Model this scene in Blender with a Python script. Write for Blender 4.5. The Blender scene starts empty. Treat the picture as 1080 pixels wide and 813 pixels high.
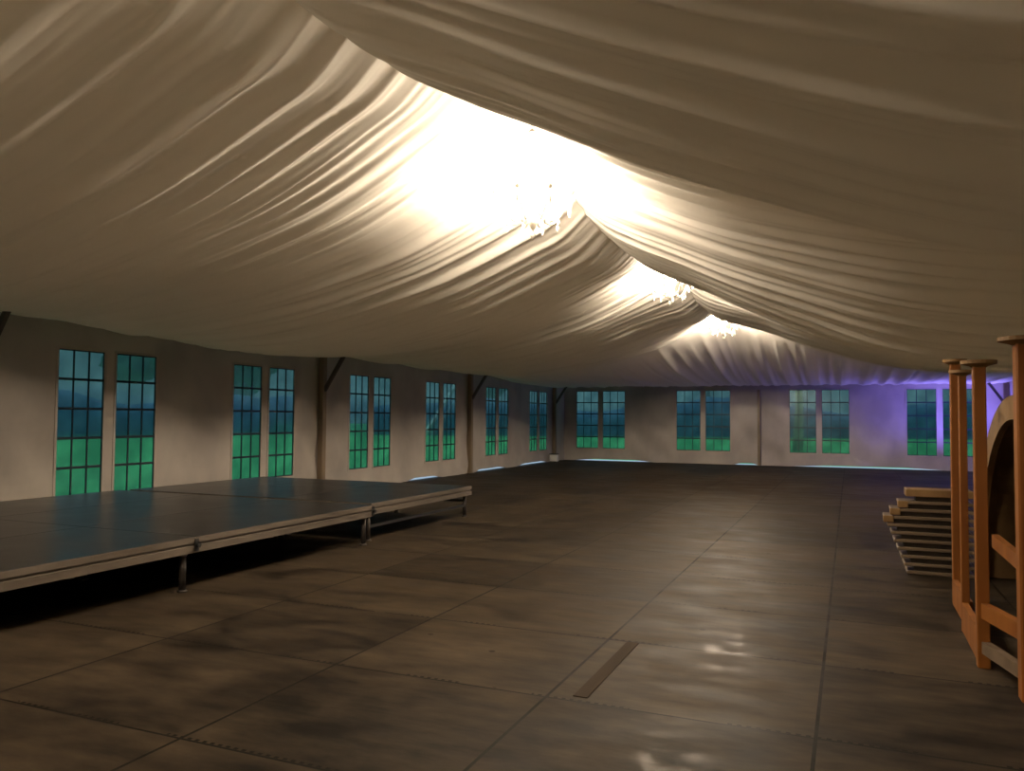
import bpy, math, random
import numpy as np
random.seed(4); rng=np.random.RandomState(7)
C=bpy.context.scene.collection
R=math.radians
# ---------------------------------------------------------------- materials
def mat(name, col=(.8,.8,.8), rough=.5, metal=0., spec=.5, emit=None, es=0.):
    m=bpy.data.materials.new(name); m.use_nodes=True
    b=m.node_tree.nodes['Principled BSDF']
    b.inputs['Base Color'].default_value=(*col,1); b.inputs['Roughness'].default_value=rough
    b.inputs['Metallic'].default_value=metal; b.inputs['Specular IOR Level'].default_value=spec
    if emit: b.inputs['Emission Color'].default_value=(*emit,1); b.inputs['Emission Strength'].default_value=es
    return m
def nd(m,t,**k):
    n=m.node_tree.nodes.new(t)
    for a,v in k.items(): setattr(n,a,v)
    return n
def lk(m,a,b): m.node_tree.links.new(a,b)
def mth(m,op,a,b=None,c=None):
    n=nd(m,'ShaderNodeMath',operation=op)
    for i,v in enumerate((a,b,c)):
        if v is None: continue
        if isinstance(v,(int,float)): n.inputs[i].default_value=v
        else: lk(m,v,n.inputs[i])
    return n.outputs[0]
def varied(name, c1, c2, scale=3., rough=.6, stretch=(1,1,1), bump=0., detail=4., spec=.4, metal=0, rr=None):
    m=mat(name,c1,rough,metal,spec); b=m.node_tree.nodes['Principled BSDF']
    tc=nd(m,'ShaderNodeTexCoord'); mp=nd(m,'ShaderNodeMapping'); mp.inputs['Scale'].default_value=stretch
    lk(m,tc.outputs['Object'],mp.inputs[0])
    n=nd(m,'ShaderNodeTexNoise'); n.inputs['Scale'].default_value=scale; n.inputs['Detail'].default_value=detail
    lk(m,mp.outputs[0],n.inputs['Vector'])
    cr=nd(m,'ShaderNodeValToRGB'); cr.color_ramp.elements[0].position=.35; cr.color_ramp.elements[1].position=.65
    cr.color_ramp.elements[0].color=(*c1,1); cr.color_ramp.elements[1].color=(*c2,1)
    lk(m,n.outputs['Fac'],cr.inputs[0]); lk(m,cr.outputs[0],b.inputs['Base Color'])
    if rr:
        mr=nd(m,'ShaderNodeMapRange'); mr.inputs[3].default_value=rr[0]; mr.inputs[4].default_value=rr[1]
        lk(m,n.outputs['Fac'],mr.inputs[0]); lk(m,mr.outputs[0],b.inputs['Roughness'])
    if bump:
        bp=nd(m,'ShaderNodeBump'); bp.inputs['Strength'].default_value=bump; bp.inputs['Distance'].default_value=.02
        lk(m,n.outputs['Fac'],bp.inputs['Height']); lk(m,bp.outputs[0],b.inputs['Normal'])
    return m
M={}
M['lining']=varied('lining_cloth',(.88,.85,.78),(.91,.88,.815),2.,.75,bump=0,spec=.25)
m=M['lining']; b=m.node_tree.nodes['Principled BSDF']
tl=nd(m,'ShaderNodeBsdfTranslucent'); tl.inputs[0].default_value=(.96,.915,.83,1)
mx=nd(m,'ShaderNodeMixShader'); mx.inputs[0].default_value=.45
lk(m,b.outputs[0],mx.inputs[1]); lk(m,tl.outputs[0],mx.inputs[2]); lk(m,mx.outputs[0],m.node_tree.nodes['Material Output'].inputs[0])
M['wall']=varied('wall_pvc',(.40,.36,.325),(.52,.475,.42),1.3,.5,(1,1,.7),bump=.6,spec=.4)
M['hem']=mat('hem',(.34,.30,.27),.6)
M['bar']=mat('glazing_bar',(.008,.018,.03),.4)
M['pole']=varied('pole_metal',(.20,.15,.095),(.27,.20,.13),4,.5,(1,1,.3),spec=.5)
M['brace']=mat('brace',(.10,.085,.07),.5)
M['alu']=varied('aluminium_edge',(.13,.108,.085),(.19,.16,.13),8,.5,(1,.2,1),metal=.2)
M['alu_dark']=mat('groove',(.05,.04,.03),.6)
M['deck']=varied('deck_ply',(.016,.016,.017),(.035,.033,.032),2.2,.3,spec=.6,rr=(.24,.40),bump=.05)
M['black']=mat('black_steel',(.02,.02,.02),.5)
M['legmetal']=mat('leg_metal',(.07,.06,.055),.4,.6)
M['post']=varied('post_wood',(.20,.066,.008),(.28,.10,.014),6,.55,(1,1,.12),bump=.1)
M['rimwood']=varied('rim_wood',(.17,.095,.035),(.25,.15,.06),5,.6,(1,.5,.5),bump=.1)
M['board']=varied('board_wood',(.12,.085,.055),(.18,.13,.085),6,.6,(.2,1,1),bump=.1)
M['spacer']=varied('spacer_wood',(.025,.018,.012),(.05,.035,.022),6,.7)
M['batten']=mat('batten',(.035,.024,.015),.8,0,.1)
M['darkpanel']=mat('dark_panel',(.035,.022,.018),.6)
M['white']=mat('white_case',(.75,.73,.68),.45)
M['crystal']=mat('crystal',(.92,.88,.80),.08,0,.9)
M['bulb']=mat('bulb',(1,1,1),.3,emit=(1.,.81,.60),es=3000.)
M['bulb_added']=mat('bulb_added_dimmed',(1,1,1),.3,emit=(1.,.81,.60),es=2600.)  # bulbs of the added, unseen chandelier over the near bay
M['gilt']=mat('chandelier_body',(.85,.78,.66),.25,.2,.6)
M['led']=mat('led',(1,1,1),.3,emit=(.35,.2,1.),es=30.)
M['lawn']=varied('lawn',(.14,.56,.22),(.19,.68,.28),.5,.9,spec=.1)
M['skirt']=mat('pale_skirt',(.85,.87,.88),.6)
M['hedge']=varied('hedge',(.13,.22,.36),(.18,.28,.44),.9,.9,spec=.1)
M['leaf']=varied('leaf',(.045,.17,.15),(.10,.28,.22),.8,.9,spec=.1)
M['bark']=varied('bark',(.35,.38,.38),(.6,.62,.6),3,.8,(1,1,.3))
M['rope']=mat('guy_strap',(.8,.8,.78),.6)
# outer roof skin: translucent white tarpaulin
m=mat('roof_skin',(.94,.90,.87),.7); nt=m.node_tree; b=nt.nodes['Principled BSDF']
tr=nd(m,'ShaderNodeBsdfTranslucent'); tr.inputs[0].default_value=(.30,.38,.55,1)
mx=nd(m,'ShaderNodeMixShader'); mx.inputs[0].default_value=.02
lk(m,b.outputs[0],mx.inputs[1]); lk(m,tr.outputs[0],mx.inputs[2]); lk(m,mx.outputs[0],nt.nodes['Material Output'].inputs[0])
M['roof']=m
# clear film of the windows
m=mat('window_film',(.1,.2,.2),.12,0,.5); nt=m.node_tree; b=nt.nodes['Principled BSDF']
tr=nd(m,'ShaderNodeBsdfTransparent'); tr.inputs[0].default_value=(.19,.36,.33,1)
gl=nd(m,'ShaderNodeBsdfGlossy'); gl.inputs[0].default_value=(.6,.6,.6,1); gl.inputs[1].default_value=.2
tc=nd(m,'ShaderNodeTexCoord'); nz=nd(m,'ShaderNodeTexNoise'); nz.inputs['Scale'].default_value=2.2
lk(m,tc.outputs['Object'],nz.inputs[0])
cr=nd(m,'ShaderNodeValToRGB'); cr.color_ramp.elements[0].position=.35; cr.color_ramp.elements[1].position=.7
cr.color_ramp.elements[0].color=(.36,.49,.46,1); cr.color_ramp.elements[1].color=(.51,.65,.59,1)
lk(m,nz.outputs['Fac'],cr.inputs[0]); lk(m,cr.outputs[0],tr.inputs[0])
rf=nd(m,'ShaderNodeBsdfRefraction'); rf.inputs['IOR'].default_value=1.08; rf.inputs['Roughness'].default_value=.22; lk(m,cr.outputs[0],rf.inputs[0])
m0=nd(m,'ShaderNodeMixShader'); m0.inputs[0].default_value=.3; lk(m,tr.outputs[0],m0.inputs[1]); lk(m,rf.outputs[0],m0.inputs[2])
mx=nd(m,'ShaderNodeMixShader'); mx.inputs[0].default_value=.04
lk(m,m0.outputs[0],mx.inputs[1]); lk(m,gl.outputs[0],mx.inputs[2]); lk(m,mx.outputs[0],nt.nodes['Material Output'].inputs[0])
M['film']=m
# floor sheets
def floor_mat():
    m=mat('floor_sheets',(.1,.08,.06),.4,0,.05); b=m.node_tree.nodes['Principled BSDF'];  b.inputs['Coat Roughness'].default_value=.13
    tc=nd(m,'ShaderNodeTexCoord'); sp=nd(m,'ShaderNodeSeparateXYZ'); lk(m,tc.outputs['Object'],sp.inputs[0])
    PX,PY=1.355,1.21
    u=mth(m,'DIVIDE',mth(m,'ADD',sp.outputs[0],.161+40*PX),PX)
    v=mth(m,'DIVIDE',mth(m,'SUBTRACT',sp.outputs[1],4.05-40*PY),PY)
    fu=mth(m,'FRACT',u); fv=mth(m,'FRACT',v)
    du=mth(m,'MULTIPLY',mth(m,'MINIMUM',fu,mth(m,'SUBTRACT',1,fu)),PX)
    dv=mth(m,'MULTIPLY',mth(m,'MINIMUM',fv,mth(m,'SUBTRACT',1,fv)),PY)
    # longitudinal seams continuous, cross seams thinner and ragged
    su=mth(m,'LESS_THAN',du,.009)
    cn=nd(m,'ShaderNodeTexNoise'); cn.inputs['Scale'].default_value=1.1; lk(m,tc.outputs['Object'],cn.inputs[0])
    wv=mth(m,'MULTIPLY',mth(m,'GREATER_THAN',cn.outputs['Fac'],.34),.0075)
    sv=mth(m,'LESS_THAN',dv,wv)
    # rows of bolt holes along cross seams
    hx=mth(m,'FRACT',mth(m,'MULTIPLY',sp.outputs[0],22.))
    hole=mth(m,'MULTIPLY',mth(m,'LESS_THAN',mth(m,'ABSOLUTE',mth(m,'SUBTRACT',mth(m,'MULTIPLY',fv,PY),.018)),.009),mth(m,'GREATER_THAN',hx,.5))
    gn=nd(m,'ShaderNodeTexNoise'); gn.inputs['Scale'].default_value=1.7; lk(m,tc.outputs['Object'],gn.inputs[0])
    hole=mth(m,'MULTIPLY',hole,mth(m,'GREATER_THAN',gn.outputs['Fac'],.5))
    line=mth(m,'MAXIMUM',mth(m,'MAXIMUM',su,sv),hole)
    cmb=nd(m,'ShaderNodeCombineXYZ'); lk(m,mth(m,'FLOOR',u),cmb.inputs[0]); lk(m,mth(m,'FLOOR',v),cmb.inputs[1])
    wn=nd(m,'ShaderNodeTexWhiteNoise',noise_dimensions='2D'); lk(m,cmb.outputs[0],wn.inputs[0])
    # blotchy dirt, streaked along the sheets
    def noise(sc,st,det=5,ro=.6):
        mp=nd(m,'ShaderNodeMapping'); mp.inputs['Scale'].default_value=st; lk(m,tc.outputs['Object'],mp.inputs[0])
        n=nd(m,'ShaderNodeTexNoise'); n.inputs['Scale'].default_value=sc; n.inputs['Detail'].default_value=det; n.inputs['Roughness'].default_value=ro
        lk(m,mp.outputs[0],n.inputs[0]); return n.outputs['Fac']
    n1=noise(2.2,(.7,1.3,1)); n2=noise(9.,(.35,1.,1)); n3=noise(.5,(1,1,1),2)
    f=mth(m,'ADD',mth(m,'ADD',mth(m,'MULTIPLY',n1,.45),mth(m,'MULTIPLY',n2,.30)),mth(m,'ADD',mth(m,'MULTIPLY',n3,.25),mth(m,'MULTIPLY',mth(m,'SUBTRACT',wn.outputs[0],.5),.10)))
    cr=nd(m,'ShaderNodeValToRGB'); cr.color_ramp.elements[0].position=.38; cr.color_ramp.elements[1].position=.66
    cr.color_ramp.elements[0].color=(.011,.0086,.0066,1); cr.color_ramp.elements[1].color=(.074,.056,.037,1)
    lk(m,f,cr.inputs[0])
    # small dark spots
    vo=nd(m,'ShaderNodeTexVoronoi'); vo.inputs['Scale'].default_value=1.6; lk(m,tc.outputs['Object'],vo.inputs['Vector'])
    spot=mth(m,'LESS_THAN',vo.outputs['Distance'],.035)
    line=mth(m,'MAXIMUM',line,mth(m,'MULTIPLY',spot,.75))
    mx=nd(m,'ShaderNodeMixRGB'); lk(m,line,mx.inputs[0]); lk(m,cr.outputs[0],mx.inputs[1]); mx.inputs[2].default_value=(.006,.005,.004,1)
    lk(m,mx.outputs[0],b.inputs['Base Color'])
    mr=nd(m,'ShaderNodeMapRange'); mr.inputs[1].default_value=.3; mr.inputs[2].default_value=.7; mr.inputs[3].default_value=.45; mr.inputs[4].default_value=.65
    lk(m,n1,mr.inputs[0]); lk(m,mr.outputs[0],b.inputs['Roughness'])
    cw=mth(m,'MULTIPLY',mth(m,'MAXIMUM',mth(m,'SUBTRACT',n2,.50),0.),.35); lk(m,mth(m,'MINIMUM',cw,.020),b.inputs['Coat Weight'])
    h=mth(m,'SUBTRACT',mth(m,'MULTIPLY',mth(m,'ADD',n1,mth(m,'MULTIPLY',n2,.4)),.15),mth(m,'MULTIPLY',line,.6))
    bp=nd(m,'ShaderNodeBump'); bp.inputs['Strength'].default_value=.35; bp.inputs['Distance'].default_value=.012
    lk(m,h,bp.inputs['Height']); lk(m,bp.outputs[0],b.inputs['Normal'])
    return m
M['floor']=floor_mat()
# ---------------------------------------------------------------- mesh helpers
class MB:
    def __init__(s): s.v=[]; s.f=[]
    def add(s,vs,fs):
        k=len(s.v); s.v+=[tuple(v) for v in vs]; s.f+=[tuple(i+k for i in f) for f in fs]; return s
    def box(s,x0,x1,y0,y1,z0,z1,b=0.):
        if b<=0:
            return s.add([(x,y,z) for z in (z0,z1) for x,y in ((x0,y0),(x1,y0),(x1,y1),(x0,y1))],
              [(3,2,1,0),(4,5,6,7),(0,1,5,4),(1,2,6,5),(2,3,7,6),(3,0,4,7)])
        rings=[]
        for z,i in ((z0,b),(z0+b,0),(z1-b,0),(z1,b)):
            a,c,d,e=x0+i,x1-i,y0+i,y1-i; q=b
            rings.append([(a+q,d,z),(c-q,d,z),(c,d+q,z),(c,e-q,z),(c-q,e,z),(a+q,e,z),(a,e-q,z),(a,d+q,z)])
        vs=[p for r in rings for p in r]; fs=[tuple(range(7,-1,-1)),tuple(range(24,32))]
        for k in range(3):
            for j in range(8): fs.append((k*8+j,k*8+(j+1)%8,k*8+8+(j+1)%8,k*8+8+j))
        return s.add(vs,fs)
    def bar(s,p,q,w,h=None):
        h=h or w; p=np.array(p,float); q=np.array(q,float); d=q-p; d/=np.linalg.norm(d)
        up=np.array([0,0,1.]) if abs(d[2])<.9 else np.array([1.,0,0])
        a=np.cross(d,up); a/=np.linalg.norm(a); c=np.cross(a,d)
        vs=[e+a*i*w/2+c*j*h/2 for e in (p,q) for i,j in ((-1,-1),(1,-1),(1,1),(-1,1))]
        return s.add(vs,[(3,2,1,0),(4,5,6,7),(0,1,5,4),(1,2,6,5),(2,3,7,6),(3,0,4,7)])
    def tube(s,pts,r,n=10):
        pts=[np.array(p,float) for p in pts]; rs=r if hasattr(r,'__len__') else [r]*len(pts)
        vs=[];fs=[]; prev=None
        for i,p in enumerate(pts):
            d=pts[min(i+1,len(pts)-1)]-pts[max(i-1,0)]; d/=np.linalg.norm(d)
            if prev is None: prev=np.array([1.,0,0]) if abs(d[0])<.9 else np.array([0,1.,0])
            a=prev-d*(prev@d); a/=np.linalg.norm(a); prev=a; c=np.cross(d,a)
            for k in range(n): t=2*math.pi*k/n; vs.append(p+rs[i]*(a*math.cos(t)+c*math.sin(t)))
        for i in range(len(pts)-1):
            for k in range(n): fs.append((i*n+k,i*n+(k+1)%n,(i+1)*n+(k+1)%n,(i+1)*n+k))
        fs.append(tuple(range(n-1,-1,-1))); fs.append(tuple(range((len(pts)-1)*n,len(pts)*n)))
        return s.add(vs,fs)
    def lathe(s,prof,c=(0,0,0),n=16):
        vs=[(c[0]+r*math.cos(2*math.pi*k/n),c[1]+r*math.sin(2*math.pi*k/n),c[2]+z) for r,z in prof for k in range(n)]
        fs=[(i*n+k,i*n+(k+1)%n,(i+1)*n+(k+1)%n,(i+1)*n+k) for i in range(len(prof)-1) for k in range(n)]
        fs.append(tuple(range(n-1,-1,-1))); fs.append(tuple(range((len(prof)-1)*n,len(prof)*n)))
        return s.add(vs,fs)
    def obj(s,name,mt,parent=None,smooth=False,loc=None):
        me=bpy.data.meshes.new(name); me.from_pydata(s.v,[],s.f); me.update()
        me.materials.append(M[mt])
        if smooth: me.polygons.foreach_set('use_smooth',[True]*len(me.polygons))
        o=bpy.data.objects.new(name,me); C.objects.link(o)
        if parent: o.parent=parent
        if loc is not None: o.location=loc
        return o
def tag(o,label=None,cat=None,group=None,kind=None):
    if label: o['label']=label
    if cat: o['category']=cat
    if group: o['group']=group
    if kind: o['kind']=kind
    return o
def empty(name,loc=(0,0,0),rz=0.):
    o=bpy.data.objects.new(name,None); C.objects.link(o); o.location=loc; o.rotation_euler=(0,0,rz); o.empty_display_size=.1
    return o
# ---------------------------------------------------------------- dimensions
XL,XR,XC=-9.4,4.1,-2.65
YB,YF=26.8,-7.0
HW=2.70
# smooth noise from random Fourier series
def series(n,lo,hi,seed):
    r=np.random.RandomState(seed); return r.uniform(lo,hi,n),r.uniform(0,6.28,n),r.uniform(.5,1,n)
def ser(x,s): f,p,a=s; return sum(a[i]*np.sin(f[i]*x+p[i]) for i in range(len(f)))/len(f)
# ---------------------------------------------------------------- wall cloth with window holes
def wall_sheet(name, along, holes, zlo_fn, u0, u1, pos, inward, zr, ztop=HW, seed=1, res=.11):
    """along: 'y' or 'x'; holes: list of (ua,ub); zr=(z0,z1) of holes"""
    us=[u0,u1]; 
    for a,b_ in holes: us+=[a,b_]
    us=sorted(set(round(q,4) for q in us)); cols=[]
    for a,b_ in zip(us[:-1],us[1:]):
        n=max(1,int((b_-a)/res)); cols+=[a+(b_-a)*i/n for i in range(n)]
    cols.append(us[-1])
    zz=[0,.06,.13,.2,.3]+[zr[0]]+[zr[0]+(zr[1]-zr[0])*i/16 for i in range(1,17)]+[zr[1]+(ztop-zr[1])*i/3 for i in (1,2,3)]
    s1=series(5,.6,2.2,seed);s2=series(5,2,6,seed+1);s3=series(6,3,9,seed+2)
    mb=MB(); nz=len(zz)
    for u in cols:
        dist=min([max(a-u,u-b_,0) for a,b_ in holes]+[9])
        damp=min(1,dist/.35)
        for k,z in enumerate(zz):
            zb=z
            if k<5: zb=max(z,0)+zlo_fn(u)*(1-k/5.)
            t=(z/ztop)
            off=damp*(.07*ser(u+.35*z,s1)+.05*ser(u*1.0+z*1.3,s2)+.02*ser(u+2.1*z,s3))*(1-t)**.3 
            off+=.05*max(0,1-z/.4)*abs(ser(u,s2))
            p=pos+inward*(.03+off)
            mb.v.append((p,u,zb) if along=='y' else (u,p,zb))
    for i in range(len(cols)-1):
        cu=(cols[i]+cols[i+1])/2
        for k in range(nz-1):
            cz=(zz[k]+zz[k+1])/2
            if zr[0]<cz<zr[1] and any(a<cu<b_ for a,b_ in holes): continue
            mb.f.append((i*nz+k,(i+1)*nz+k,(i+1)*nz+k+1,i*nz+k+1))
    o=mb.obj(name,'wall',smooth=True); tag(o,kind='structure')
    return o
def bump_gap(ranges,h=.06):
    def f(u):
        g=0
        for a,b_ in ranges:
            if a<u<b_: t=(u-a)/(b_-a); g=max(g,h*min(1,4*t,4*(1-t)))
        return g
    return f
LW=[1.3,4.6,7.865,11.02,14.34,17.49,20.91,24.2]; LZ=(.41,2.344)
def lights(c,w,g): return [(c-g/2-w,c-g/2),(c+g/2,c+g/2+w)]
Lh=[q for c in LW for q in lights(c,.68,.2)]
BW=[-8.03,-4.49,-.89,2.47]; BZ=(.433,2.43)
Bh=[q for c in BW for q in lights(c,.79,.17)]
wall_sheet('wall_left','y',Lh,bump_gap([(15.9,17.5),(19.3,21.65),(22.3,25.1)]),YF,YB,XL,1,LZ,seed=3)
wall_sheet('wall_back','x',Bh,bump_gap([(-9.0,-6.1),(-3.5,-2.72),(-1.8,2.7)],.055),XL,XR,YB,-1,BZ,seed=9)
RWn=[4.6,7.9,11.1,14.4,17.6,20.9,24.2]; Rh=[q for c in RWn for q in lights(c,.68,.2)]
wall_sheet('wall_right','y',Rh,lambda u:0,YF,YB,XR,-1,LZ,seed=21)
wall_sheet('wall_front','x',[],lambda u:0,XL,XR,YF,1,LZ,seed=31)
wn=[0]
def window(along,c,w,g,pos,inward,zr):
    wn[0]+=1
    e=empty('window_%d'%wn[0],(pos,c,zr[0]) if along=='y' else (c,pos,zr[0])); tag(e,kind='structure')
    H=zr[1]-zr[0]
    for a,b_ in lights(0,w,g):
        def bx(mb,ua,ub,pa,pb,z0,z1):
            if along=='y': mb.box(min(pa,pb),max(pa,pb),ua,ub,z0,z1)
            else: mb.box(ua,ub,min(pa,pb),max(pa,pb),z0,z1)
        p=MB(); bx(p,a-.02,b_+.02,inward*.006,inward*.010,-.01,H+.01); p.obj('window_pane','film',e)
        t=MB()
        for k in range(6): z=H*k/5; bx(t,a,b_,inward*.011,inward*.035,max(0,z-.016),min(H,z+.016))
        for k in range(4):
            u=a+(b_-a)*k/3; wd=.009; bx(t,u-wd,u+wd,inward*.011,inward*.028,0,H)
        t.obj('glazing_bars','bar',e)
        # sewn border round the film
        t=MB(); q=.035
        for (ua,ub,z0,z1) in ((a-q,a,-q,H+q),(b_,b_+q,-q,H+q),(a,b_,-q,0),(a,b_,H,H+q)): bx(t,ua,ub,inward*.02,inward*.04,z0,z1)
        t.obj('window_border','wall',e)
for c in LW: window('y',c,.68,.2,XL,1,LZ)
for c in BW: window('x',c,.79,.17,YB,-1,BZ)
for c in RWn: window('y',c,.68,.2,XR,-1,LZ)
# ---------------------------------------------------------------- floor, lawn
o=MB().box(XL-.1,XR+.1,YF-.1,YB+.1,-.06,0).obj('floor','floor'); tag(o,kind='structure')
o=MB().box(-120,120,-60,140,-.2,-.09).obj('lawn','lawn'); tag(o,kind='structure')
sk=MB().box(XL-1.0,XL-.11,YF,YB+1,-.09,-.02); o=sk.obj('trim_1','skirt'); tag(o,kind='structure')
sk=MB().box(XL-1.0,XR+1,YB+.11,YB+1.0,-.09,-.02); o=sk.obj('trim_2','skirt'); tag(o,kind='structure')
# slim batten let into the floor beside the seam
o=MB().box(-1.385,-1.305,4.12,5.25,.0,.004).obj('floor_batten','batten'); tag(o,'thin dark batten let into the floor beside the long seam','batten')
# ---------------------------------------------------------------- outer roof skin
RZ=4.95; EZ=2.86
mb=MB()
for sx,xe in ((-1,XL-.25),(1,XR+.25)):
    mb.add([(XC,YF-.3,RZ),(XC,YB+.3,RZ),(xe,YB+.3,EZ),(xe,YF-.3,EZ),(XC,YF-.3,RZ+.01),(XC,YB+.3,RZ+.01),(xe,YB+.3,EZ+.01),(xe,YF-.3,EZ+.01)],
           [(0,1,2,3),(7,6,5,4),(0,3,7,4),(1,5,6,2),(3,2,6,7),(0,4,5,1)])
tag(mb.obj('ceiling','roof'),kind='structure')
# gable cloth behind lining (outer)
for nm,y in (('wall_gable_back',YB+.05),('wall_gable_front',YF-.05)):
    tag(MB().add([(XL-.2,y,HW-.05),(XR+.2,y,HW-.05),(XR+.2,y,EZ-.02),(XC,y,RZ-.02),(XL-.2,y,EZ-.02)],[(0,1,2,3,4)]).obj(nm,'wall'),kind='structure')
# ---------------------------------------------------------------- roof lining
F0,FP=6.05,6.6
dk=np.array([0,.25,.6,1.0,1.6,2.2,3.0,4.0,5.0,6.0,6.75])
zdR=np.array([3.70,3.48,3.29,3.12,2.83,2.57,2.27,2.12,2.14,2.36,2.66])
zdL=np.array([3.70,3.48,3.33,3.17,2.95,2.79,2.61,2.49,2.48,2.58,2.78])
zf =np.array([4.22,3.98,3.76,3.54,3.28,3.10,2.90,2.74,2.64,2.66,2.74])
def cub(x,xs,ys):
    # smooth interpolation (catmull)
    m=np.gradient(ys,xs); i=np.clip(np.searchsorted(xs,x)-1,0,len(xs)-2)
    h=xs[i+1]-xs[i]; t=(x-xs[i])/h
    return ((2*t**3-3*t**2+1)*ys[i]+(t**3-2*t**2+t)*h*m[i]+(-2*t**3+3*t**2)*ys[i+1]+(t**3-t**2)*h*m[i+1])
pl=[]
for k in range(46):
    lam=rng.uniform(.11,.45); pl.append((1/lam,rng.uniform(0,6.28),rng.uniform(.25,1)*lam**.9,rng.uniform(-.35,.35),rng.uniform(0,6.28),rng.uniform(.5,1.6)))
wy=series(6,.5,1.6,50); we=[series(4,.4,1.3,60+i) for i in range(4)]
def pleats(x,y,side):
    d=np.abs(x-XC); yy=y+.10*ser(y*1.3+d*.5,wy)+side*1.7
    out=np.zeros_like(x)
    for j,(f,p,a,sk_,q,g) in enumerate(pl):
        env=np.clip(.25+ .9*np.sin(g*y*1.7+q)+.45*np.sin(.9*d+q*3),0,1)
        ph=2*math.pi*f*(yy+sk_*.10*d)+p
        s=1-np.abs(np.sin(ph/2))
        out+=a*env*(s**1.6)
    return out
def lining(x,y,side):
    d=np.abs(x-XC)
    w=.5+.5*np.cos(2*math.pi*(y-F0)/FP); w=w**1.5
    zd=cub(d,dk,zdL if side<0 else zdR); zz=cub(d,dk,zf)
    w=w+(1-w)*.62*np.clip((y-11.8)/2.5,0,1)*np.clip(d/1.2,0,1)   # the far bays hang tighter
    z=zd*(1-w)+zz*w
    amp=np.clip(.45+.55*d/1.5,0,1)*np.clip((6.9-d)/1.2,.25,1)
    return z-(.052+.024*np.clip((d-1.5)/2,0,1))*amp*(pleats(x,y,side)-.5)
def panel(name,ya,yb,side,label,cat='lining'):
    ny=max(2,int((yb-ya)/.022)); 
    ds=np.concatenate([np.linspace(0,1,16)[:-1],np.linspace(1,6.62,48)]); nx=len(ds)
    Y=np.linspace(ya,yb,ny+1); X=XC+side*ds
    gx,gy=np.meshgrid(X,Y); z=lining(gx,gy,side)
    v=np.stack([gx,gy,z],-1).reshape(-1,3)
    me=bpy.data.meshes.new(name)
    idx=np.arange((ny+1)*nx).reshape(ny+1,nx)
    q=np.stack([idx[:-1,:-1],idx[:-1,1:],idx[1:,1:],idx[1:,:-1]],-1).reshape(-1,4)
    me.from_pydata(v.tolist(),[],q.tolist()); me.update(); me.materials.append(M['lining'])
    me.polygons.foreach_set('use_smooth',[True]*len(me.polygons))
    o=bpy.data.objects.new(name,me); C.objects.link(o)
    tag(o,label,cat,'pleated cream roof lining panels'); return o
cuts=[YF+.1,F0-FP,F0,F0+FP,F0+2*FP]
names={0:'behind the viewer',1:'in the nearest bay, before the nearest chandelier',2:'between the nearest and the middle chandelier',3:'between the middle and the farthest chandelier',4:'in the last bay beside the back gable'}
for i in range(4):
    for s,w_ in ((-1,'left'),(1,'right')):
        panel('roof_lining',cuts[i],cuts[i+1],s,'cream pleated lining of the %s roof slope %s'%(w_,names[i]))
# sloping end lining: falls from the last frame to the top of the back wall, pleats running down it
def hip():
    ya=F0+2*FP; xs=np.arange(XL+.15,XR-.15,.03); rows=60; mb=MB()
    pr=np.random.RandomState(12); pp=[(1/pr.uniform(.22,.7),pr.uniform(0,6.28),pr.uniform(.3,1)) for _ in range(16)]
    t=np.linspace(0,1,rows+1)
    for x in xs:
        side=-1 if x<XC else 1
        za=float(lining(np.array([x]),np.array([ya]),side)[0]); zb=2.60
        xf=x+(x-XC)*-.01*t
        u=x+.05*np.sin(2.2*t+x)
        pl_=sum(a_*np.clip(.3+np.sin(f_*.9*x+p_*2),0,1)*(1-np.abs(np.sin(math.pi*f_*u+p_)))**1.5 for f_,p_,a_ in pp)
        sag=4*t*(1-t)*(.30*(za-zb)+.02)
        z=za+(zb-za)*t-sag-.035*pl_*np.clip(t*4,0,1)*np.clip((1-t)*4,.5,1)
        y=ya+.01+(26.66-ya)*t
        for k in range(rows+1): mb.v.append((float(xf[k]),float(y[k]),float(max(z[k],2.52) if t[k]>.97 else z[k])))
    n=rows+1
    for i in range(len(xs)-1):
        for k in range(rows): mb.f.append((i*n+k,(i+1)*n+k,(i+1)*n+k+1,i*n+k+1))
    o=mb.obj('roof_lining','lining',smooth=True); tag(o,'pleated end lining sloping down to the back wall behind the farthest chandelier, tinted purple','lining')
hip()
# ---------------------------------------------------------------- eaves and frames
def zroof(x): return RZ-(RZ-EZ)*abs(x-XC)/(XR+.25-XC)
tag(MB().box(XL-.07,XL+.03,YF,YB,HW+.005,HW+.105,.01).obj('trim_3','alu'),kind='structure')
tag(MB().box(XR-.03,XR+.07,YF,YB,HW+.005,HW+.105,.01).obj('trim_4','alu'),kind='structure')
whr=['beside the stage, at the left edge of the picture','behind the far half of the stage','past the end of the stage','in the far left corner']
for i,y in enumerate((6.0,12.55,19.0,25.55)):
    e=empty('tent_frame',(0,y,0)); tag(e,'tent leg with slanting brace, '+whr[i],'tent frame','tent frames carrying the roof')
    MB().box(XL+.045,XL+.165,-.06,.06,0,HW+.16,.012).obj('leg','pole',e)
    MB().box(XR-.175,XR-.045,-.06,.06,0,HW+.16,.012).obj('leg','pole',e)
    MB().box(XL+.03,XL+.17,-.11,.11,0,.012).obj('base_plate','legmetal',e)
    MB().box(XR-.24,XR-.0,-.11,.11,0,.012).obj('base_plate','legmetal',e)
    for s,xe in ((-1,XL+.11),(1,XR-.11)):
        MB().bar((xe,0,zroof(xe)-.12),(XC,0,RZ-.13),.1,.14).obj('rafter','pole',e)
        x2=xe-s*.72; MB().bar((xe-s*.04,0,1.98),(x2,0,zroof(x2)-.16),.05,.07).obj('brace','brace',e)
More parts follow.
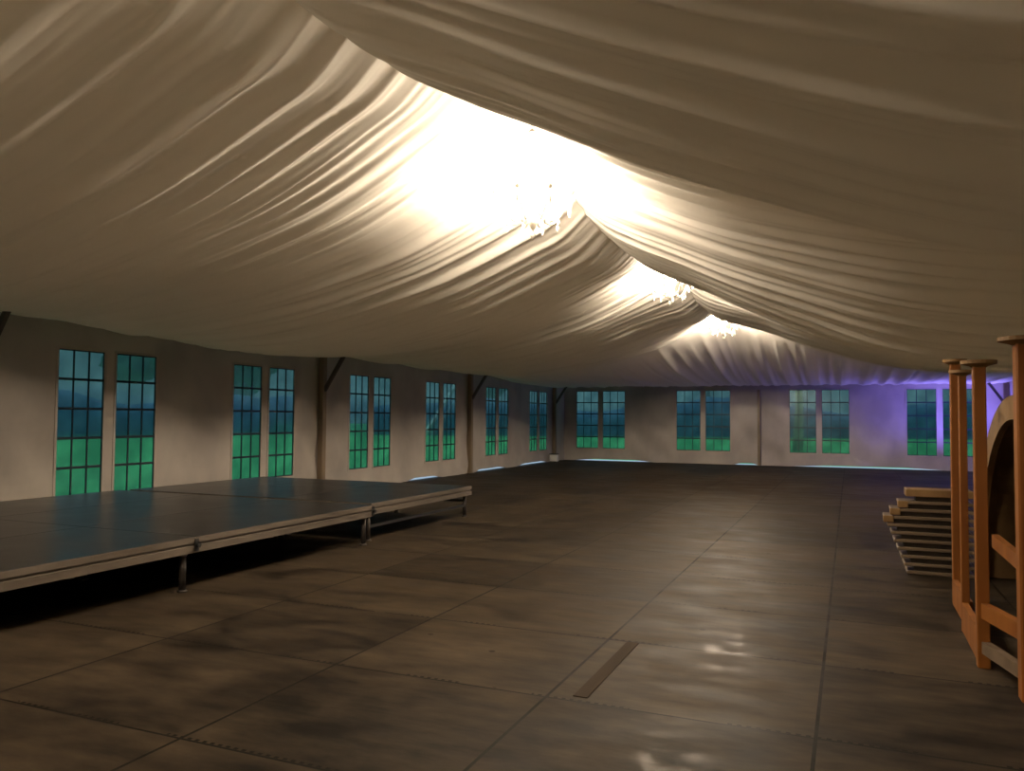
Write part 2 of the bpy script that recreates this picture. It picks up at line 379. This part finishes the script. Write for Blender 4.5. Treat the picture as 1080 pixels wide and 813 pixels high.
for x,w_ in ((-2.68,'middle of'),):
    e=empty('gable_post',(x,YB-.27,0)); tag(e,'slim tent post standing in the middle of the back wall','post')
    MB().box(-.045,.045,-.045,.045,0,2.44,.01).obj('post_shaft','pole',e)
    MB().box(-.1,.1,-.09,.09,0,.01).obj('base_plate','legmetal',e)
# ---------------------------------------------------------------- stage
SZ=.465
def deck(xa,xb,ya,yb,zt,label,legs,front,endrail=False):
    e=empty('stage_platform',((xa+xb)/2,(ya+yb)/2,0)); tag(e,label,'stage platform','black stage platforms along the left wall')
    cx,cy=(xa+xb)/2,(ya+yb)/2; a,b_,c,d=xa-cx,xb-cx,ya-cy,yb-cy; g=.001
    MB().box(a+g,b_-g,c+g,d-g,zt-.03,zt,.004).obj('deck_board','deck',e)
    # profiled aluminium rim: two ridges with a groove between
    r=MB()
    for z0,z1,o_ in ((zt-.052,zt-.004,.0),(zt-.075,zt-.052,.014),(zt-.135,zt-.075,.0)):
        for (p,q,u,w) in ((a+o_,a+.05,c+o_,d-o_),(b_-.05,b_-o_,c+o_,d-o_),(a+.05,b_-.05,c+o_,c+.05),(a+.05,b_-.05,d-.05,d-o_)):
            r.box(p,q,u,w,z0,z1)
    r.obj('edge_rim','alu',e)
    for (lx,ly) in legs:
        X=b_-.09 if lx else a+.09; Y=d-.06 if ly else c+.06
        l=MB().tube([(X,Y,.012),(X,Y,zt-.13)],.028,12); l.lathe([(.042,0),(.042,.012),(.03,.02)],(X,Y,0)); 
        l.obj('leg','legmetal',e,True)
        MB().lathe([(.032,0),(.036,.004),(.036,.02),(.03,.024)],(X,Y,zt-.165)).obj('leg_collar','alu',e)
    if endrail:
        MB().bar((b_-.09,c+.06,.17),(b_-.09,d-.06,.17),.03,.035).obj('cross_rail','black',e)
        MB().bar((a+.09,d-.06,.24),(b_-.09,d-.06,.24),.03,.035).obj('cross_rail','black',e)
    return e
XS=-5.13; DW=1.362; ys=[-2.95,-.23,2.49,5.21,7.93]
rows=['front','middle','rear']; colsn=['before the frame','nearest the viewer','next to the nearest','in the middle of the run']
colsn=['fourth from the far end','third from the far end','second from the far end']
DK={}
for i in range(1,4):
    for r in range(3):
        xb=XS-r*DW; xa=xb-DW+.002
        dk_=deck(xa,xb,ys[i],ys[i+1]-.003,SZ,'glossy black stage deck, %s row, %s of the stage'%(rows[r],colsn[i-1]),[(0,1),(1,1)]+([(0,0),(1,0)] if i==1 else []),r==0)
        if r==0: DK[i]=dk_
for r in range(3):
    xb=XS-.13-r*DW; xa=xb-DW+.002
    deck(xa+(.135 if r==2 else 0),xb,8.10,10.82,SZ-.006,'black stage deck, %s row, at the far end of the stage by the open floor'%rows[r],[(0,0),(0,1),(1,0),(1,1)],r==0,r==0)
for e in (DK[2],DK[3]):
    c=MB().box(DW/2+.001,DW/2+.014,1.33,1.375,SZ-.125,SZ-.015,.004).tube([(DW/2+.012,1.352,SZ-.07),(DW/2+.04,1.352,SZ-.07)],.022,12)
    c.obj('clamp','black',e)
# ---------------------------------------------------------------- chandeliers
def chandelier(loc,label,scale=1.):
    global proto_ch
    e=empty('chandelier',loc); tag(e,label,'chandelier','candle chandeliers hanging along the ridge')
    st=MB().lathe([(.012,-.27),(.02,-.26),(.035,-.22),(.05,-.19),(.03,-.155),(.02,-.12),(.045,-.09),(.075,-.06),(.045,-.03),(.02,0),(.03,.06),(.05,.09),(.025,.13),(.015,.2),(.04,.26),(.06,.28),(.02,.30),(.008,.32)])
    st.obj('stem','gilt',e,True)
    MB().tube([(0,0,.31),(0,0,loc_top(loc)-loc[2])],.008,8).obj('hanging_chain','gilt',e)
    MB().lathe([(.05,-.02),(.05,.0),(.012,.02)],(0,0,loc_top(loc)-loc[2]-.02)).obj('ceiling_rose','gilt',e,True)
    # beads swagged from the crown to the arms
    for k in range(8):
        t=2*math.pi*k/8; cx,sx=math.cos(t),math.sin(t)
        pts=[]
        for j in range(15):
            u=j/14; r=.04+.33*u; z=-.07-.15*math.sin(math.pi*min(1,u*1.12))+.10*u**2
            pts.append((r*cx,r*sx,z))
        MB().tube(pts,[.011-.004*abs(2*j/14-1) for j in range(15)],8).obj('arm','gilt',e,True)
        tip=np.array(pts[-1])
        cup=MB().lathe([(.010,-.01),(.02,.0),(.03,.010),(.031,.014),(.014,.018)],tuple(tip)); cup.lathe([(.013,.018),(.013,.045)],tuple(tip))
        cp=cup.obj('candle_cup','gilt',e,True)
        bl=MB().lathe([(.006,.046),(.016,.058),(.021,.075),(.014,.1),(.002,.12)],tuple(tip),10).obj('bulb','bulb' if loc[1]>1 else 'bulb_added',cp,True)
        for (rr,dz,ln) in ((.37,-.01,.10),(.25,-.12,.08)):
            x,y=rr*cx,rr*sx; z=tip[2]+dz if rr>.3 else -.15
            dr=MB().lathe([(.002,0),(.004,-.02),(.008,-.03),(.004,-.04),(.014,-.04-ln*.35),(.017,-.04-ln*.6),(.001,-.04-ln)],(x,y,z),8)
            dr.obj('crystal_drop','crystal',e)
        bd=MB().tube([(( .03+.32*j/8)*cx,(.03+.32*j/8)*sx,.27-.19*j/8-.09*math.sin(math.pi*j/8)) for j in range(9)],.003,5)
        for j in range(9):
            u=j/8; r=.03+.32*u; z=.27-.19*u-.09*math.sin(math.pi*u)
            bd.lathe([(.001,-.009),(.008,-.004),(.008,.004),(.001,.009)],(r*cx,r*sx,z),6)
        bd.obj('bead_string','crystal',e)
    MB().lathe([(.001,-.36),(.02,-.335),(.026,-.315),(.01,-.285),(.004,-.27)],(0,0,0),10).obj('crystal_ball','crystal',e,True)
def loc_top(loc):
    return float(lining(np.array([loc[0]]),np.array([loc[1]]),-1)[0])-.005
for (y,zb,l) in ((.15,3.1,'added glowing crystal chandelier lighting the near bay, unseen just over the top edge'),(6.68,3.12,'nearest of the glowing crystal chandeliers, lost in its own glare at the roof ridge'),(12.66,3.30,'middle glowing crystal chandelier on the roof ridge between the other two'),(18.6,3.31,'farthest and smallest-looking chandelier, curled arms showing against the gable cloth')):  # first one is added out of view to brighten the near bay
    chandelier((XC,y,zb+.36),l)
# ---------------------------------------------------------------- wooden posts, arch, boards on the right
def post(x,y,w,h,cap,label):
    e=empty('wooden_post',(x,y,0)); tag(e,label,'post','upright wooden posts on the right')
    MB().box(-w/2,w/2,-w/2,w/2,0,h-.03,w*.08).obj('post_shaft','post',e)
    MB().lathe([(w*.55,h-.045),(w*.75,h-.035),(cap,h-.022),(cap,h)],(0,0,0),24).obj('cap_plate','rimwood',e)
post(.885,5.04,.115,1.955,.135,'thickest and nearest wooden post, cut by the right edge of the picture')
post(.735,5.62,.070,1.87,.10,'wooden post with round top plate, second from the right edge')
post(.745,6.5,.050,1.86,.085,'thinnest wooden post, seen between two thicker ones')
post(.80,7.42,.078,2.0,.09,'wooden post farthest left, standing against the stack of boards')
def rail(p,q,w,h,label,mt='post'):
    o=MB().bar(p,q,w,h).obj('wooden_rail',mt); tag(o,label,'rail')
rail((.745,5.575,.35),(.865,5.105,.35),.05,.09,'upper wooden rail low between the two nearest posts')
rail((.745,5.575,.13),(.865,5.105,.13),.05,.07,'lower wooden rail near the floor between the two nearest posts','board')
rail((.74,6.47,.11),(.735,5.66,.11),.04,.2,'low board on the floor between the second and third post from the right')
rail((.775,7.375,.11),(.775,6.53,.11),.04,.2,'low board on the floor between the two farthest wooden posts')
rail((1.05,7.3,.55),(1.05,5.0,.55),.05,.10,'reddish wooden rail behind the posts in front of the arch')
# arch
e=empty('wooden_arch',(1.12,6.95,0)); tag(e,'big curved wooden arch with a dark inside behind the posts','arch')
A,B_=1.95,1.69
def archband(a0,b0,a1,b1,x0,x1,n=48):
    mb=MB()
    for i in range(n+1):
        t=math.pi*i/n; c,s=math.cos(t),math.sin(t)
        mb.v+=[(x0,a0*c,b0*s),(x1,a0*c,b0*s),(x1,a1*c,b1*s),(x0,a1*c,b1*s)]
    for i in range(n):
        for k in range(4): mb.f.append((i*4+k,i*4+(k+1)%4,(i+1)*4+(k+1)%4,(i+1)*4+k))
    mb.f+= [(3,2,1,0),(n*4,n*4+1,n*4+2,n*4+3)]
    return mb
archband(A,B_,A-.26,B_-.18,0,.05).obj('arch_rim','rimwood',e,False)
archband(A-.02,B_-.02,A-.06,B_-.06,.05,.9).obj('arch_shell','rimwood',e)
mb=MB(); n=40
pts=[(.42,(A-.05)*math.cos(math.pi*i/n),(B_-.05)*math.sin(math.pi*i/n)) for i in range(n+1)]
mb.v=pts+[(p[0]+.03,p[1],p[2]) for p in pts]; k=n+1
mb.f=[tuple(range(k)),tuple(range(2*k-1,k-1,-1))]+[(i,k+i,k+(i+1)%k,(i+1)%k) for i in range(k)]
mb.obj('back_panel','darkpanel',e)
# stack of boards
zz=0.; X0=[.50,.475,.45,.42,.39,.365,.335,.30,.36,.43,.50]; nB=11
for i in range(nB):
    th=.03 if i<nB-1 else .07; gap=.045 if i else .0
    depth=.3
    e=empty('stacked_board',(X0[i]+.65,8.85,zz))
    pos=['lowest board of the stack, resting on the floor','second board from the bottom of the stack','third board from the bottom of the stack','fourth board from the bottom of the stack','fifth board from the bottom of the stack','middle board of the stack, sixth from the bottom','fifth board from the top of the stack','fourth board from the top, sticking out farthest left','third board from the top of the stack','second board from the top of the stack','thick top board of the stack'][i]
    tag(e,'wooden '+pos+', left of the posts','board','stacked wooden boards beside the posts')
    x1=1.08-X0[i]-.65
    if gap: MB().box(-.56,x1-.1,-.11,.13,0,gap).obj('spacer','spacer',e)
    MB().box(-.65,x1,-.15,.15,gap,gap+th,.005).obj('plank','board' if i<nB-1 else 'rimwood',e)
    if 6<i<nB-1:
        MB().box(-.652,-.56,-.155,-.02,max(gap-.035,.005),gap+th-.001,.004).obj('end_block','rimwood',e)
    zz+=gap+th
# ---------------------------------------------------------------- small things
e=empty('floor_lamp_box',(-9.16,25.15,0)); tag(e,'small white box with a dark lid on the floor in the far left corner','box')
MB().box(-.13,.13,-.1,.1,.03,.25,.012).obj('box_body','white',e)
MB().box(-.135,.135,-.105,.105,.25,.285,.008).obj('lid','black',e)
MB().box(-.12,.12,-.09,.09,0,.03).obj('foot','black',e)
def uplight(x,y,rz,label):
    e=empty('uplight',(x,y,0),rz); tag(e,label,'spotlight')
    MB().box(-.1,.1,-.07,.07,0,.02).obj('base','black',e)
    MB().bar((-.085,0,.02),(-.085,0,.26),.012,.04).obj('bracket','black',e)
    MB().bar((.085,0,.02),(.085,0,.26),.012,.04).obj('bracket','black',e)
    b=MB().lathe([(.03,-.09),(.065,-.07),(.072,.05),(.078,.06),(.07,.062),(.066,.05)],(0,0,0),20).obj('housing','black',e,True)
    b.location=(0,0,.24); b.rotation_euler=(R(-18),0,0)
    l=MB().lathe([(.064,.050),(.062,.054)],(0,0,0),20).obj('lens','led',b)
    return e
uplight(3.3,25.52,0,'small purple uplight on the floor near the far right corner')
def spot(loc,target,energy,col,size,blend=1.,rad=.06):
    L=bpy.data.lights.new('uplight_beam','SPOT'); L.energy=energy; L.color=col; L.spot_size=R(size); L.spot_blend=blend; L.shadow_soft_size=rad
    o=bpy.data.objects.new('uplight_beam',L); C.objects.link(o); o.location=loc
    from mathutils import Vector
    o.rotation_euler=(Vector(target)-Vector(loc)).to_track_quat('-Z','Y').to_euler(); return o
spot((3.3,25.5,.4),(2.6,25.6,2.8),620,(.25,.19,1.),160)
# ---------------------------------------------------------------- outside
def hedge(x0,x1,y0,y1,h,label,seed):
    r=np.random.RandomState(seed); mb=MB()
    n=60; L=math.hypot(x1-x0,y1-y0); ux,uy=(x1-x0)/L,(y1-y0)/L; px,py=-uy,ux
    prof=[(-1.2,0),(-1.35,.5),(-1.1,.9),(-.4,1.05),(.4,1.05),(1.1,.9),(1.35,.5),(1.2,0)]
    for i in range(n+1):
        t=L*i/n
        for a,b_ in prof:
            j=r.uniform(-.12,.12,3)*(b_>0); hh=h*b_*(1+.18*math.sin(t*.31+seed)+.08*math.sin(t*.9))
            mb.v.append((x0+ux*t+px*(a+j[0]),y0+uy*t+py*(a+j[0]),-.09+hh+j[2]*(b_>0)))
    m_=len(prof)
    for i in range(n):
        for k in range(m_-1): mb.f.append((i*m_+k,(i+1)*m_+k,(i+1)*m_+k+1,i*m_+k+1))
    mb.f+= [tuple(range(m_)),tuple(range(n*m_+m_-1,n*m_-1,-1))]
    o=mb.obj('hedge','hedge',smooth=True); tag(o,label,'hedge')
hedge(-62,-45,-62,62,2.6,'long dark hedge across the lawn seen through the left windows',3)
hedge(-38,70,58,100,2.6,'long dark hedge beyond the lawn seen through the back windows',5)
import bmesh
from mathutils import noise, Vector
def tree(x,y,h,cr,label,pale=False,seed=0):
    e=empty('tree',(x,y,-.09)); tag(e,label,'tree','trees out on the lawn')
    r=random.Random(seed)
    MB().tube([(0,0,0),(.1,.05,h*.3),(-.05,.1,h*.6),(0,0,h*.8)],[.26,.18,.13,.05],10).obj('trunk','bark' if pale else 'spacer',e,True)
    mb=MB()
    for k in range(9):
        bm=bmesh.new(); bmesh.ops.create_icosphere(bm,subdivisions=3,radius=1)
        c=Vector((r.uniform(-.6,.6)*cr,r.uniform(-.6,.6)*cr,h*(.55+.4*r.random()))); rr=cr*r.uniform(.45,.7)
        for v in bm.verts:
            n_=noise.noise(v.co*2.3+Vector((k*3.1,seed,0)))*.5+noise.noise(v.co*6+Vector((k,seed,4)))*.25
            v.co=v.co*(1+n_)*rr+c
        bm.verts.ensure_lookup_table(); base=len(mb.v)
        mb.v+=[tuple(v.co) for v in bm.verts]; mb.f+=[tuple(v.index+base for v in f.verts) for f in bm.faces]; bm.free()
    mb.obj('crown','leaf',e,True)
tree(-72,40,9,4.5,'leafy tree beyond the hedge outside the first left window pair',seed=1)
tree(-66,62,10,4.2,'wide tree outside the last left windows near the corner',seed=2)
tree(-33,72,11,4.2,'dark tree outside the back windows near the left corner',seed=3)
tree(-13,80,13,4.4,'tall tree seen through the second pair of back windows',seed=4)
tree(-70,78,11,4.2,'broad tree beyond the left wall past the middle frame',seed=7)
tree(-2.4,42,8,1.6,'pale-stemmed tree left of its twin in the third back windows',True,seed=5)
tree(1.6,45,8,1.6,'pale-stemmed tree right of its twin in the third back windows',True,seed=6)
tree(10,56,11,3.6,'dark tree seen through the right-hand back windows',seed=8)
o=MB().bar((-10.45,18.3,.78),(-10.75,20.9,2.4),.09,.09).obj('guy_strap','rope'); 
o=tag(o,'pale guy strap slanting outside the fourth left window pair','strap')
st=MB().tube([(-10.37,17.6,-.09),(-10.45,18.31,.79)],.018,8).obj('strap_stake','rope',None); st.parent=o
# ---------------------------------------------------------------- world and light
w=bpy.data.worlds.new('World'); bpy.context.scene.world=w; w.use_nodes=True
nt=w.node_tree; bg=nt.nodes['Background']
tc=nt.nodes.new('ShaderNodeTexCoord'); sp=nt.nodes.new('ShaderNodeSeparateXYZ'); cr=nt.nodes.new('ShaderNodeValToRGB')
nt.links.new(tc.outputs['Generated'],sp.inputs[0]); nt.links.new(sp.outputs[2],cr.inputs[0]); nt.links.new(cr.outputs[0],bg.inputs[0])
cr.color_ramp.elements[0].position=0; cr.color_ramp.elements[0].color=(.34,.55,.75,1)
cr.color_ramp.elements[1].position=.7; cr.color_ramp.elements[1].color=(1.15,1.55,2.0,1)
e_=cr.color_ramp.elements.new(.22); e_.color=(.36,.58,.78,1)
bg.inputs[1].default_value=.66
# ---------------------------------------------------------------- camera
cam=bpy.data.cameras.new('Camera'); co=bpy.data.objects.new('Camera',cam); C.objects.link(co)
yaw,pitch,roll=R(23.08),R(2.284),R(.406)
from mathutils import Matrix
Fw=Vector((-math.sin(yaw)*math.cos(pitch),math.cos(yaw)*math.cos(pitch),math.sin(pitch)))
Rt=Vector((math.cos(yaw),math.sin(yaw),0)); Up=Rt.cross(Fw)
R2=Rt*math.cos(roll)+Up*math.sin(roll); U2=Up*math.cos(roll)-Rt*math.sin(roll)
co.matrix_world=Matrix(((R2.x,U2.x,-Fw.x,0),(R2.y,U2.y,-Fw.y,0),(R2.z,U2.z,-Fw.z,1.5),(0,0,0,1)))
cam.sensor_fit='HORIZONTAL'; cam.sensor_width=36; cam.lens=835.8/1080*36; cam.clip_start=.05; cam.clip_end=400
sc=bpy.context.scene; sc.camera=co
sc.view_settings.view_transform='Standard'; sc.view_settings.look='None'; sc.view_settings.gamma=1; sc.view_settings.exposure=0
sc.view_settings.use_curve_mapping=False
sc.cycles.use_denoising=True; sc.cycles.max_bounces=14; sc.cycles.diffuse_bounces=9; sc.cycles.sample_clamp_indirect=4
